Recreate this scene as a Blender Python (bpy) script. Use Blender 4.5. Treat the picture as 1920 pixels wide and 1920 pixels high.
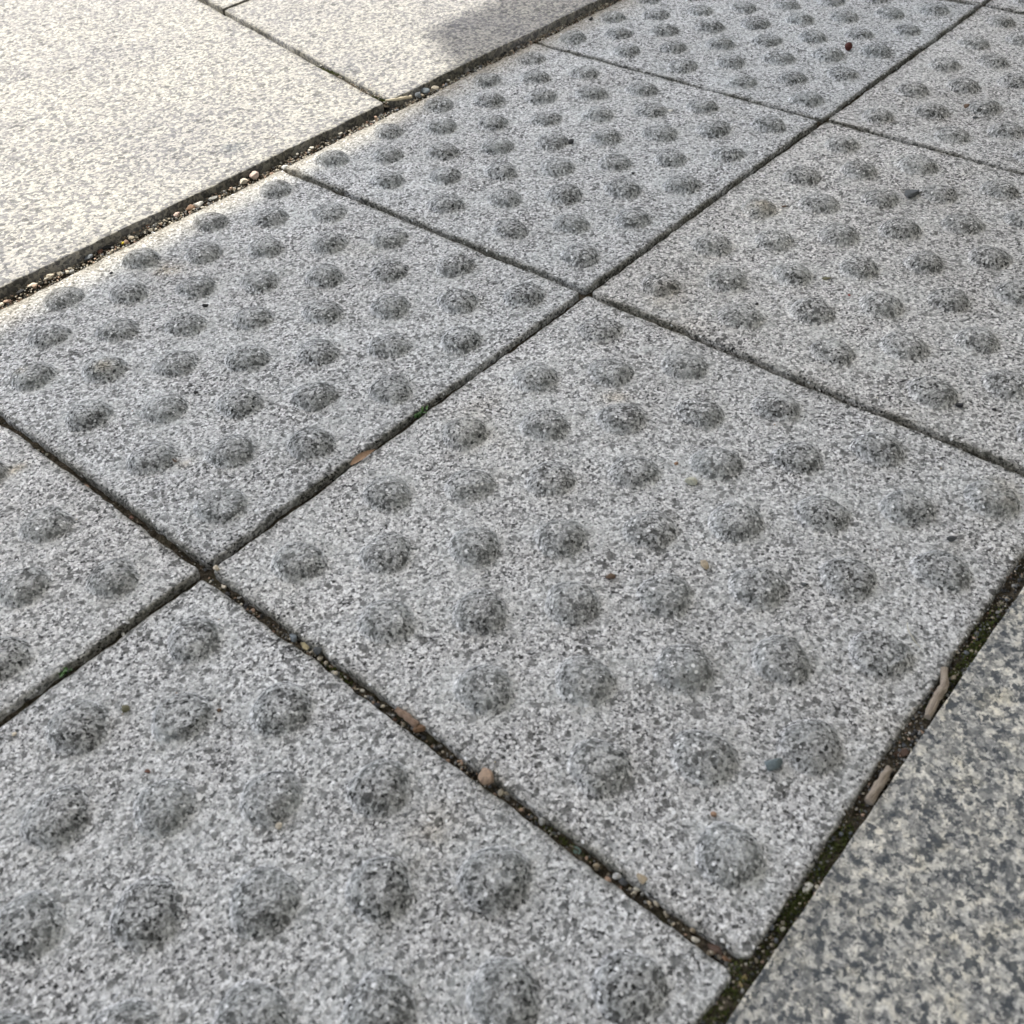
import bpy, bmesh, math, random
import numpy as np

# ---------------------------------------------------------------- camera, light, sky
for o in list(bpy.data.objects): bpy.data.objects.remove(o)
sc = bpy.context.scene
COL = sc.collection
cam_d = bpy.data.cameras.new('camera'); cam = bpy.data.objects.new('camera', cam_d); COL.objects.link(cam)
# X runs along the joints of the studded paving (up right in the photograph), Y runs away from the
# observer towards the sunny slabs, Z up; metres.
from mathutils import Matrix, Vector
Rr = (0.6466719184665899, -0.7615190450569397, -0.04363684087780986)
Rd = (-0.553272275178652, -0.4289124932231938, -0.7140895340737274)
Rf = (0.5250763938560432, 0.4859247031902802, -0.6986930394973978)
M = Matrix(((Rr[0], -Rd[0], -Rf[0], -0.15763), (Rr[1], -Rd[1], -Rf[1], -0.34403), (Rr[2], -Rd[2], -Rf[2], 0.36756), (0, 0, 0, 1)))
cam.matrix_world = M
cam_d.sensor_width = 36; cam_d.lens = 36*1955.6/1920
cam_d.clip_start = 0.01; cam_d.clip_end = 400
cam_d.dof.use_dof = True; cam_d.dof.focus_distance = 0.68; cam_d.dof.aperture_fstop = 19
sc.camera = cam

SUN_EL = math.radians(57); SUN_AZ = math.radians(8)      # azimuth: from +Y towards +X
sdir = Vector((math.sin(SUN_AZ)*math.cos(SUN_EL), math.cos(SUN_AZ)*math.cos(SUN_EL), math.sin(SUN_EL)))
sun_d = bpy.data.lights.new('sun', 'SUN'); sun_d.energy = 2.0; sun_d.angle = math.radians(0.53); sun_d.color = (1.0, 0.955, 0.87)
sun = bpy.data.objects.new('sun', sun_d); COL.objects.link(sun)
sun.rotation_euler = sdir.to_track_quat('Z', 'Y').to_euler(); sun.location = (0, 0, 6)
w = bpy.data.worlds.new('World'); sc.world = w; w.use_nodes = True
nt = w.node_tree; bg = nt.nodes['Background']; sky = nt.nodes.new('ShaderNodeTexSky')
sky.sky_type = 'NISHITA'; sky.sun_disc = False; sky.sun_elevation = SUN_EL; sky.sun_rotation = SUN_AZ
sky.dust_density = 3.0; sky.ozone_density = 0.6; sky.air_density = 0.8
hs = nt.nodes.new('ShaderNodeHueSaturation'); hs.inputs['Saturation'].default_value = .56     # hazy, milky sky
nt.links.new(sky.outputs[0], hs.inputs['Color']); nt.links.new(hs.outputs[0], bg.inputs[0]); bg.inputs[1].default_value = 0.15
sc.view_settings.view_transform = 'Standard'; sc.view_settings.look = 'None'
sc.view_settings.exposure = 1.60; sc.view_settings.gamma = 1; sc.view_settings.use_curve_mapping = False
sc.render.engine = 'CYCLES'
random.seed(4); rng = np.random.default_rng(4)

# ---------------------------------------------------------------- helpers
def tag(o, label=None, cat=None, group=None, kind=None):
    for k, v in (('label', label), ('category', cat), ('group', group), ('kind', kind)):
        if v: o[k] = v
    return o

def link_mesh(name, me, mat=None, parent=None, loc=None):
    o = bpy.data.objects.new(name, me); COL.objects.link(o)
    if mat: me.materials.append(mat)
    if parent: o.parent = parent
    if loc is not None: o.location = loc
    return o

def np_mesh(name, V, F, smooth=True, attrs=None):
    V = np.ascontiguousarray(V, dtype=np.float32); F = np.ascontiguousarray(F, dtype=np.int32)
    me = bpy.data.meshes.new(name); n, k = F.shape
    me.vertices.add(len(V)); me.vertices.foreach_set('co', V.ravel())
    me.loops.add(n*k); me.loops.foreach_set('vertex_index', F.ravel())
    me.polygons.add(n); me.polygons.foreach_set('loop_start', np.arange(0, n*k, k, dtype=np.int32))
    me.polygons.foreach_set('loop_total', np.full(n, k, dtype=np.int32))
    me.polygons.foreach_set('use_smooth', np.full(n, smooth, dtype=bool))
    for an, a in (attrs or {}).items():
        a = np.ascontiguousarray(a, dtype=np.float32)
        if a.ndim == 1:
            me.attributes.new(an, 'FLOAT', 'POINT').data.foreach_set('value', a)
        else:
            c4 = np.ones((len(V), 4), np.float32); c4[:, :3] = a
            me.attributes.new(an, 'FLOAT_COLOR', 'POINT').data.foreach_set('color', c4.ravel())
    me.update(calc_edges=True); me.validate()
    return me

def _hash(ix, iy, s):
    h = (ix*374761393 + iy*668265263 + s*1442695041) & 0xFFFFFFFF
    h = ((h ^ (h >> 13))*1274126177) & 0xFFFFFFFF
    return ((h ^ (h >> 16)) & 0xFFFFFF)/float(0xFFFFFF)*2-1

def vn(x, y, size, s=0):
    """smooth value noise in -1..1, cell 'size' metres"""
    c, d = math.cos(0.7+s), math.sin(0.7+s)
    x, y = (x*c-y*d)/size+1000.3, (x*d+y*c)/size+1000.7
    ix = np.floor(x).astype(np.int64); iy = np.floor(y).astype(np.int64)
    fx = x-ix; fy = y-iy; fx = fx*fx*(3-2*fx); fy = fy*fy*(3-2*fy)
    a = _hash(ix, iy, s)*(1-fx)+_hash(ix+1, iy, s)*fx
    b = _hash(ix, iy+1, s)*(1-fx)+_hash(ix+1, iy+1, s)*fx
    return a*(1-fy)+b*fy

def relief(x, y, k=1.0):
    """the flamed, pitted surface of the studded slabs"""
    p = vn(x, y, .0042, 5); q = vn(x, y, .0023, 6)
    return k*(.00040*vn(x, y, .05, 1)+.00024*vn(x, y, .011, 2)+.00018*p+.00017*q-.00045*np.clip(q-.35, 0, 1)-.0005*np.clip(p-.5, 0, 1))

def marks(x, y):
    """old marks on the studded slabs: rust and earth stains, pale scuffs"""
    rust = np.zeros_like(x); scuff = np.zeros_like(x)
    def blob(cx, cy, rx, ry, ang, k):
        c, s = math.cos(ang), math.sin(ang); u = ((x-cx)*c+(y-cy)*s)/rx; v = (-(x-cx)*s+(y-cy)*c)/ry
        return k*np.exp(-(u*u+v*v))*np.clip(.75+.6*vn(x, y, .006, 81), 0, 1)
    for a in RUST: rust = np.maximum(rust, blob(*a))
    for a in SCUFF: scuff = np.maximum(scuff, blob(*a))
    return rust, scuff
RUST = [(0.1537, 0.2511, 0.0140, 0.0090, -0.70, 0.80), (0.4566, -0.0321, 0.0120, 0.0080, -0.60, 0.80), (0.2242, -0.0738, 0.0080, 0.0050, -0.70, 0.70), (0.0285, 0.2188, 0.0080, 0.0060, 0.00, 0.60), (0.0599, 0.1814, 0.0060, 0.0050, 0.00, 0.80), (-0.0215, 0.1464, 0.0060, 0.0040, 0.00, 0.90), (0.0395, 0.0755, 0.0050, 0.0040, 0.00, 0.60), (0.3240, -0.0398, 0.0120, 0.0100, 0.00, 0.40), (-0.0334, -0.1797, 0.0140, 0.0100, 0.00, 0.50), (0.2771, -0.2744, 0.0150, 0.0100, 0.30, 0.50)]
SCUFF = [(0.1125, 0.0379, 0.0120, 0.0030, -0.70, 0.90), (0.2726, -0.0617, 0.0100, 0.0040, -0.60, 0.80), (0.1197, 0.2189, 0.0140, 0.0016, -0.45, 0.90), (0.1235, 0.0431, 0.0080, 0.0050, -0.70, 0.60), (0.0889, -0.2672, 0.0090, 0.0040, -0.70, 0.60), (0.1325, -0.1217, 0.0080, 0.0030, -0.60, 0.60), (0.0420, 0.0332, 0.0100, 0.0025, -0.60, 0.80), (0.1665, -0.0628, 0.0070, 0.0050, 0.00, 0.70), (0.1624, -0.0199, 0.0080, 0.0040, 0.00, 0.60), (-0.0753, -0.0623, 0.0070, 0.0060, 0.00, 0.70), (-0.0582, -0.1272, 0.0060, 0.0060, 0.50, 0.70), (0.3355, -0.1500, 0.0080, 0.0030, -0.50, 0.70), (0.5409, 0.2458, 0.0120, 0.0030, -0.70, 0.60), (0.3378, -0.1789, 0.0070, 0.0030, -0.70, 0.70), (0.0815, -0.2155, 0.0100, 0.0030, 0.20, 0.50), (0.1259, -0.0452, 0.0060, 0.0040, 0.20, 0.50)]

def sstep(a, b, x):
    t = np.clip((x-a)/(b-a), 0, 1); return t*t*(3-2*t)

# ---------------------------------------------------------------- materials
def new_mat(name, rough=.85, spec=.3):
    m = bpy.data.materials.new(name); m.use_nodes = True
    b = m.node_tree.nodes['Principled BSDF']; b.inputs['Roughness'].default_value = rough
    b.inputs['Specular IOR Level'].default_value = spec
    return m, m.node_tree, b

class NT:
    def __init__(s, nt): s.nt = nt
    def n(s, t, **kw):
        x = s.nt.nodes.new(t)
        for k, v in kw.items(): setattr(x, k, v)
        return x
    def l(s, a, b): s.nt.links.new(a, b)
    def pos(s): return s.n('ShaderNodeNewGeometry').outputs['Position']
    def noise(s, vec, scale, detail=2, rough=.5, out='Fac'):
        x = s.n('ShaderNodeTexNoise'); s.l(vec, x.inputs['Vector']); x.inputs['Scale'].default_value = scale
        x.inputs['Detail'].default_value = detail; x.inputs['Roughness'].default_value = rough; return x.outputs[out]
    def vor(s, vec, scale, out='Color', feature='F1', rnd=1):
        x = s.n('ShaderNodeTexVoronoi'); x.feature = feature; s.l(vec, x.inputs['Vector']); x.inputs['Scale'].default_value = scale
        x.inputs['Randomness'].default_value = rnd; return x.outputs[out]
    def ramp(s, fac, stops, interp='LINEAR'):
        x = s.n('ShaderNodeValToRGB'); r = x.color_ramp; r.interpolation = interp; s.l(fac, x.inputs[0])
        while len(r.elements) < len(stops): r.elements.new(1)
        for e, (p, c) in zip(r.elements, stops):
            e.position = p; e.color = (c, c, c, 1) if isinstance(c, (int, float)) else (*c, 1)
        return x.outputs[0]
    def mix(s, f, a, b, mode='MIX'):
        x = s.n('ShaderNodeMix', data_type='RGBA', blend_type=mode)
        for i, v in ((0, f), (6, a), (7, b)):
            if hasattr(v, 'links'): s.l(v, x.inputs[i])
            elif isinstance(v, (int, float)): x.inputs[i].default_value = v if i == 0 else (v, v, v, 1)
            else: x.inputs[i].default_value = (*v, 1)
        return x.outputs[2]
    def math(s, op, a, b=None, clamp=False):
        x = s.n('ShaderNodeMath', operation=op, use_clamp=clamp)
        for i, v in ((0, a), (1, b)):
            if v is None: continue
            if hasattr(v, 'links'): s.l(v, x.inputs[i])
            else: x.inputs[i].default_value = v
        return x.outputs[0]
    def attr(s, name, out='Fac'):
        x = s.n('ShaderNodeAttribute', attribute_name=name); return x.outputs[out]
    def warp(s, vec, scale, amt):
        c = s.n('ShaderNodeVectorMath', operation='SUBTRACT'); s.l(s.noise(vec, scale, 1, out='Color'), c.inputs[0]); c.inputs[1].default_value = (.5, .5, .5)
        m = s.n('ShaderNodeVectorMath', operation='SCALE'); s.l(c.outputs[0], m.inputs[0]); m.inputs['Scale'].default_value = amt
        a = s.n('ShaderNodeVectorMath', operation='ADD'); s.l(vec, a.inputs[0]); s.l(m.outputs[0], a.inputs[1]); return a.outputs[0]
    def sepx(s, c, i=0):
        x = s.n('ShaderNodeSeparateColor'); s.l(c, x.inputs[0]); return x.outputs[i]
    def bump(s, h, dist, strength=1, normal=None):
        x = s.n('ShaderNodeBump'); s.l(h, x.inputs['Height']); x.inputs['Distance'].default_value = dist; x.inputs['Strength'].default_value = strength
        if normal: s.l(normal, x.inputs['Normal'])
        return x.outputs[0]

def mat_tactile():
    m, nt, b = new_mat('flamed_grey_granite', .95, .12); t = NT(nt); P = t.pos()
    W = t.warp(P, 700, .0011)
    g1 = t.sepx(t.vor(W, 800))
    base = t.ramp(g1, [(0, .05), (.07, .07), (.11, .21), (.27, .29), (.34, .455), (.66, .53), (.74, .69), (1, .78)])
    g2 = t.sepx(t.vor(t.warp(P, 900, .0012), 1500), 1)
    fine = t.ramp(g2, [(0, .45), (.15, .70), (.4, 1.0), (1, 1.18)])
    c = t.mix(1, base, fine, 'MULTIPLY')
    pit = t.noise(P, 470, 3, .66)
    c = t.mix(1, c, t.ramp(pit, [(.35, .28), (.42, .86), (.52, 1.0), (.7, 1.15)]), 'MULTIPLY')
    ds = t.noise(P, 330, 2, .55); c = t.mix(1, c, t.ramp(ds, [(.28, .40), (.38, 1), (1, 1)]), 'MULTIPLY')
    dg = t.ramp(t.sepx(t.vor(t.warp(P, 600, .0016), 400), 2), [(.065, 1), (.085, 0)]); c = t.mix(t.math('MULTIPLY', dg, .8), c, (.085, .085, .082))
    # cement dust and traffic film, in drifts
    dn = t.noise(P, 28, 4, .6); dust = t.math('ADD', t.ramp(dn, [(.40, 0), (.70, .42)]), t.attr('dust'), True)
    dgr = t.math('MULTIPLY', dust, t.ramp(t.noise(P, 380, 3, .6), [(.38, .12), (.58, 1)]))
    c = t.mix(dgr, c, (.60, .625, .62))
    # worn studs show the darker stone; dome shading is painted onto the flanks
    wear_shade = t.math('MULTIPLY', t.attr('wear_shade'), t.ramp(t.noise(P, 95, 3, .6), [(.25, .55), (.6, 1)]))
    c = t.mix(t.math('MULTIPLY', wear_shade, 1.0), c, t.mix(1, c, (.52, .535, .53), 'MULTIPLY'))
    # dirt along the edges
    c = t.mix(t.attr('grime_shade'), c, t.mix(1, c, (.34, .33, .285), 'MULTIPLY'))
    st = t.ramp(t.noise(P, 9, 3, .55), [(.62, 0), (.78, .5)])
    c = t.mix(st, c, t.mix(1, c, (.93, .88, .78), 'MULTIPLY'))
    big = t.ramp(t.noise(P, 7, 2, .5), [(.3, (.90, .90, .89)), (.7, (1.05, 1.06, 1.06))])
    c = t.mix(1, c, big, 'MULTIPLY')
    c = t.mix(t.attr('rust'), c, t.mix(1, c, (.86, .77, .62), 'MULTIPLY'))
    sy = t.n('ShaderNodeSeparateXYZ'); t.l(P, sy.inputs[0])                      # sand washed out of the gravel seam; its tint also tones down the sunlit strip
    sw = t.n('ShaderNodeMapRange'); t.l(sy.outputs[1], sw.inputs[0]); sw.inputs[1].default_value = .268; sw.inputs[2].default_value = .296
    sm = t.math('MULTIPLY', sw.outputs[0], t.ramp(t.noise(P, 60, 3, .6), [(.25, .6), (.6, 1)]))
    c = t.mix(sm, c, t.mix(.35, t.mix(1, c, (.74, .69, .60), 'MULTIPLY'), (.36, .325, .27)))
    wsp = t.ramp(t.sepx(t.vor(P, 820), 1), [(.984, 0), (.988, 1)]); c = t.mix(t.math('MULTIPLY', wsp, .8), c, (.85, .86, .86))  # rare white specks paint in the sparkle of mica
    c = t.mix(1, c, t.ramp(t.attr('tone'), [(0, (.93, .965, 1.0)), (.5, (1, 1, 1)), (1, (1.03, 1.0, .955))]), 'MULTIPLY')
    sp = t.vor(P, 300); mica = t.ramp(t.sepx(sp, 2), [(.975, 0), (.985, 1)])
    t.l(t.math('SUBTRACT', .96, t.math('MULTIPLY', mica, .7)), b.inputs['Roughness'])
    t.l(c, b.inputs['Base Color'])
    n1 = t.bump(pit, .0011, 1)
    n2 = t.bump(t.noise(P, 1100, 3, .6), .00035, .8, n1)
    n3 = t.bump(g1, .00025, .6, n2)
    t.l(n3, b.inputs['Normal'])
    return m

def mat_pale():
    m, nt, b = new_mat('pale_granite', .95, .1); t = NT(nt); P = t.pos()
    W = t.warp(P, 420, .0020)
    g1 = t.sepx(t.vor(W, 460))
    base = t.ramp(g1, [(0, (.16, .16, .16)), (.22, (.20, .20, .205)), (.45, (.27, .268, .265)), (.56, (.365, .357, .332)), (1, (.46, .449, .408))])
    g2 = t.sepx(t.vor(t.warp(P, 700, .0016), 800), 1)
    c = t.mix(1, base, t.ramp(g2, [(0, .74), (.3, .94), (1, 1.08)]), 'MULTIPLY')
    pit = t.noise(P, 520, 3, .6)
    c = t.mix(1, c, t.ramp(pit, [(.30, .6), (.42, 1), (1, 1)]), 'MULTIPLY')
    c = t.mix(t.ramp(t.sepx(t.vor(P, 260), 1), [(.03, .75), (.05, 0)]), c, (.10, .10, .10))
    big = t.ramp(t.noise(P, 9, 5, .65), [(.3, (.84, .84, .86)), (.7, (1.05, 1.04, 1.0))])
    c = t.mix(1, c, big, 'MULTIPLY')
    c = t.mix(t.attr('grime_shade'), c, t.mix(1, c, (.17, .16, .11), 'MULTIPLY'))  # edge dirt, with the shade of the step face painted in
    c = t.mix(t.attr('stain'), c, t.mix(1, c, (.68, .72, .76), 'MULTIPLY'))
    t.l(c, b.inputs['Base Color'])
    t.l(t.bump(t.noise(P, 900, 3, .6), .0003, .8, t.bump(pit, .0008, .9)), b.inputs['Normal'])
    return m

def mat_coarse():
    m, nt, b = new_mat('coarse_granite', .6, .4); t = NT(nt); P = t.pos()
    W = t.warp(P, 420, .003)
    g0 = t.sepx(t.vor(t.warp(P, 700, .002), 560))
    c = t.ramp(g0, [(0, (.24, .245, .245)), (.3, (.38, .38, .37)), (.6, (.50, .495, .465)), (1, (.68, .67, .63))])
    mid = t.ramp(t.noise(W, 290, 3, .64), [(.46, 0), (.53, 1)]); c = t.mix(t.math('MULTIPLY', mid, .85), c, t.ramp(g0, [(0, (.085, .092, .098)), (.6, (.17, .178, .18)), (1, (.29, .29, .28))]))
    wh = t.ramp(t.noise(W, 250, 2, .6), [(.59, 0), (.64, 1)]); c = t.mix(t.math('MULTIPLY', wh, .8), c, (.64, .62, .56))
    o2 = t.n('ShaderNodeVectorMath', operation='ADD'); t.l(W, o2.inputs[0]); o2.inputs[1].default_value = (3, 7, 1)
    dk = t.ramp(t.noise(o2.outputs[0], 310, 2, .6), [(.55, 0), (.59, 1)]); c = t.mix(t.math('MULTIPLY', dk, .9), c, (.050, .060, .072))
    g1 = g0
    cl = t.ramp(t.noise(P, 95, 4, .65), [(.38, (.82, .83, .83)), (.6, (1.16, 1.14, 1.08))])
    c = t.mix(1, c, cl, 'MULTIPLY')
    c = t.mix(1, c, t.ramp(t.noise(P, 800, 3, .6), [(.3, .7), (.6, 1.1)]), 'MULTIPLY')
    ye = t.ramp(t.noise(P, 45, 3, .6), [(.56, 0), (.72, .5)])
    c = t.mix(ye, c, t.mix(1, c, (.98, .89, .64), 'MULTIPLY'))
    c = t.mix(t.attr('grime_shade'), c, t.mix(1, c, (.5, .47, .36), 'MULTIPLY'))
    t.l(c, b.inputs['Base Color'])
    t.l(t.bump(t.noise(P, 700, 3, .6), .00035, .7, t.bump(g1, .0002, .5)), b.inputs['Normal'])
    return m

def mat_soil():
    m, nt, b = new_mat('joint_soil', .95, .15); t = NT(nt); P = t.pos()
    c = t.ramp(t.noise(P, 700, 4, .65), [(.3, (.020, .017, .012)), (.52, (.065, .055, .040)), (.75, (.18, .155, .115))])
    c = t.mix(t.ramp(t.noise(P, 45, 3, .5), [(.56, 0), (.66, .5)]), c, (.035, .037, .016))
    t.l(c, b.inputs['Base Color']); t.l(t.bump(t.noise(P, 900, 4, .7), .0012, 1), b.inputs['Normal'])
    return m

def mat_tint():
    m, nt, b = new_mat('mixed_grit', .75, .3); t = NT(nt); P = t.pos()
    c = t.mix(1, t.attr('tint', 'Color'), t.ramp(t.noise(P, 1500, 3, .6), [(.3, .65), (.7, 1.2)]), 'MULTIPLY')
    t.l(c, b.inputs['Base Color']); t.l(t.bump(t.noise(P, 2500, 2), .0002, .6), b.inputs['Normal'])
    return m

def mat_stone(key, col, rough=.7):
    m, nt, b = new_mat('stone_'+key, rough, .35); t = NT(nt); P = t.pos()
    lo = tuple(x*.62 for x in col); hi = tuple(min(x*1.3, .85) for x in col)
    c = t.ramp(t.noise(P, 800, 4, .65), [(.3, lo), (.5, col), (.72, hi)])
    c = t.mix(t.ramp(t.noise(P, 300, 2), [(.55, 0), (.75, .5)]), c, lo)
    t.l(c, b.inputs['Base Color']); t.l(t.bump(t.noise(P, 1400, 4, .7), .0006, .8), b.inputs['Normal'])
    return m

def mat_bark(name, a, bb):
    m, nt, b = new_mat(name, .85, .2); t = NT(nt)
    tc = t.n('ShaderNodeTexCoord'); mp = t.n('ShaderNodeMapping'); t.l(tc.outputs['UV'], mp.inputs[0]); mp.inputs['Scale'].default_value = (26, 4, 1)
    st = t.noise(mp.outputs[0], 1, 4, .65); c = t.ramp(st, [(.3, a), (.68, bb)])
    sp = t.noise(t.pos(), 900, 3, .6); c = t.mix(t.ramp(sp, [(.55, 0), (.75, .55)]), c, tuple(x*.55 for x in a))
    t.l(c, b.inputs['Base Color']); t.l(t.bump(sp, .0004, .6, t.bump(st, .0006, .9)), b.inputs['Normal'])
    return m

def mat_plain(name, col, rough=.8, var=.15, scale=3.):
    m, nt, b = new_mat(name, rough, .3); t = NT(nt)
    c = t.ramp(t.noise(t.pos(), scale, 4, .6), [(.3, tuple(x*(1-var) for x in col)), (.7, tuple(x*(1+var) for x in col))])
    t.l(c, b.inputs['Base Color']); return m

MT, MP, MC, MS, MG = mat_tactile(), mat_pale(), mat_coarse(), mat_soil(), mat_tint()
STONE = {k: mat_stone(k, c) for k, c in dict(
    cream=(.62, .56, .45), pink=(.50, .39, .33), orange=(.30, .19, .12), white=(.68, .67, .62), grey=(.28, .28, .26), slate=(.20, .22, .24),
    slate2=(.17, .20, .22), slate3=(.13, .165, .175), black=(.022, .023, .024), redbrown=(.16, .08, .055), cream2=(.50, .44, .34), greyd=(.16, .155, .14),
    yellow=(.70, .55, .05), dark=(.075, .082, .085), berry=(.075, .018, .012), brown=(.15, .10, .065), olive=(.13, .125, .07), red=(.28, .06, .05),
    pale=(.47, .47, .38), tan=(.36, .30, .21), yellowtan=(.42, .37, .22), bark=(.17, .10, .055), tanstone=(.30, .215, .15), teal=(.11, .17, .145),
    greyl=(.36, .36, .34), leafred=(.085, .052, .036), leafyellow=(.36, .30, .13)).items()}

# ---------------------------------------------------------------- slabs
def lines(L, step, edge=(0, .0004, .0009, .0016, .0024, .0034, .0046, .006, .0075)):
    e = np.array(edge); n = max(2, int(round((L-2*e[-1])/step)))
    return np.concatenate([e[:-1], np.linspace(e[-1], L-e[-1], n+1), (L-e[:-1])[::-1]])

def slab_grid(quad, z0, step, r, thick, rag, rfun, seed, corner=.0045, tilt=(0, 0)):
    """quad: near-left, near-right, far-right, far-left (x, y). A stone with worn rounded arrises."""
    q = np.array(quad, float); Lx = np.linalg.norm(q[1]-q[0]); Ly = np.linalg.norm(q[3]-q[0])
    a = lines(Lx, step); c = lines(Ly, step); A, C = np.meshgrid(a, c)
    s, t = (A/Lx)[..., None], (C/Ly)[..., None]
    P = (q[0]*(1-s)+q[1]*s)*(1-t)+(q[3]*(1-s)+q[2]*s)*t
    X, Y = P[..., 0], P[..., 1]
    # ragged sawn edge: pull the border in by noise
    def e(v, k): return rag*(.55*vn(v, v*0+k, .03, seed)+.45*vn(v, v*0+k, .0045, seed+1)+1)*.5+rag*.9*np.clip(vn(v, v*0+k, .012, seed+2)-.45, 0, 1)
    fall = lambda d: np.exp(-d/.004)
    dx = e(Y, 1.1)*fall(A)-e(Y, 2.2)*fall(Lx-A); dy = e(X, 3.3)*fall(C)-e(X, 4.4)*fall(Ly-C)
    X = X+dx; Y = Y+dy
    da = np.minimum(A, Lx-A); dc = np.minimum(C, Ly-C)
    qa = np.clip(corner-da, 0, None); qc = np.clip(corner-dc, 0, None)
    d = np.where((qa > 0) & (qc > 0), corner-np.hypot(qa, qc), np.minimum(da, dc))
    rr = r*(1+.35*vn(X, Y, .02, seed+7)+.35*vn(X, Y, .008, seed+8)); dd = np.clip(d, 0, rr)
    Z = -(rr-np.sqrt(np.maximum(rr*rr-(rr-dd)**2, 0)))
    Z = Z-.0040*np.clip(vn(X, Y, .009, seed+9)-.45, 0, 1)*np.exp(-d/.004)*(r/.004)
    Z = Z+rfun(X, Y)
    Z = np.where((d <= 1e-6), -thick, Z)
    sx = (A/Lx-.5); sy = (C/Ly-.5); Z = Z+z0+tilt[0]*sx+tilt[1]*sy
    ny, nx = X.shape; I = np.arange(nx*ny).reshape(ny, nx)
    F = np.stack([I[:-1, :-1], I[:-1, 1:], I[1:, 1:], I[1:, :-1]], -1).reshape(-1, 4)
    return np.stack([X, Y, Z], -1).reshape(-1, 3), F, d.ravel()

PITCH = .0608; MARG = .0284; RB = .0129; HB = .0054
def blister_mesh(cx, cy, k, tone, kind):
    """one cast stud, its skirt following the slab's own relief"""
    nr, na = 15, 40
    th = np.arange(na)/na*2*math.pi
    rs = np.array([0, .12, .24, .36, .47, .57, .66, .74, .81, .86, .91, .96, 1.01, 1.06, 1.13])*RB
    r0 = rs[1:, None]; T = th[None, :]
    ob = (1+.04*math.sin(k*2.3))*(1+.04*np.cos(2*T+k)+.035*np.cos(3*T+2.1*k)+.02*np.cos(5*T+3.7*k))
    X = cx+r0*np.cos(T)*ob; Y = cy+r0*np.sin(T)*ob
    def prof(r):
        x = r/RB; return np.where(x < .86, 1-.50*(np.clip(x, 0, 1)/.86)**3.3, .50*(1-sstep(.74, 1.09, x))/(1-sstep(.74, 1.09, np.array(.86))))
    H = HB*(1+.12*math.sin(k*1.7))
    def z(x, y, r):
        p = prof(r)
        zz = H*p+relief(x, y)+.0004*vn(x, y, .0055, 31)*p
        zz = zz-.0009*np.clip(vn(x, y, .007, 33)-.45, 0, 1)*p
        if kind == 'chipped':
            c = sstep(.25, .7, ((x-cx)*-.6+(y-cy)*-.8)/RB); zz = zz-H*.55*p*c
        if kind == 'worn':
            zz = np.minimum(zz, H*.62+relief(x, y)*.6)
        return zz-.0007*sstep(1.02, 1.13, r/RB)
    Z = z(X, Y, r0*np.ones_like(T)); zc = z(np.array(cx), np.array(cy), np.array(0.))
    V = np.concatenate([[[cx, cy, float(zc)]], np.stack([X, Y, Z], -1).reshape(-1, 3)])
    V[:, 0] -= cx; V[:, 1] -= cy; V[:, 2] -= 0
    I = 1+np.arange((nr-1)*na).reshape(nr-1, na); J = np.roll(I, -1, 1)
    F4 = np.stack([I[:-1], I[1:], J[1:], J[:-1]], -1).reshape(-1, 4)
    rst, scf = marks(V[:, 0]+cx, V[:, 1]+cy)
    # centre fan as degenerate-free quads: two triangles joined
    F0 = np.stack([np.zeros(na//2, int), I[0, 0::2], I[0, 1::2], np.roll(I[0, 0::2], -1)], -1)
    rad = np.concatenate([[0], (r0*np.ones_like(T)).ravel()])/RB
    wear_shade = (1-sstep(.80, 1.08, rad))*(1-.45*np.exp(-(rad/.55)**2))  # tops lighter, flanks darker: dome shading painted in with the wear
    tt = sstep(.93, 1.12, rad)*.20
    return np_mesh('blister', V, np.concatenate([F0, F4]), True, {'wear_shade': wear_shade, 'dust': tt+scf, 'grime_shade': rad*0, 'rust': rst, 'tone': rad*0+tone})

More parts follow.
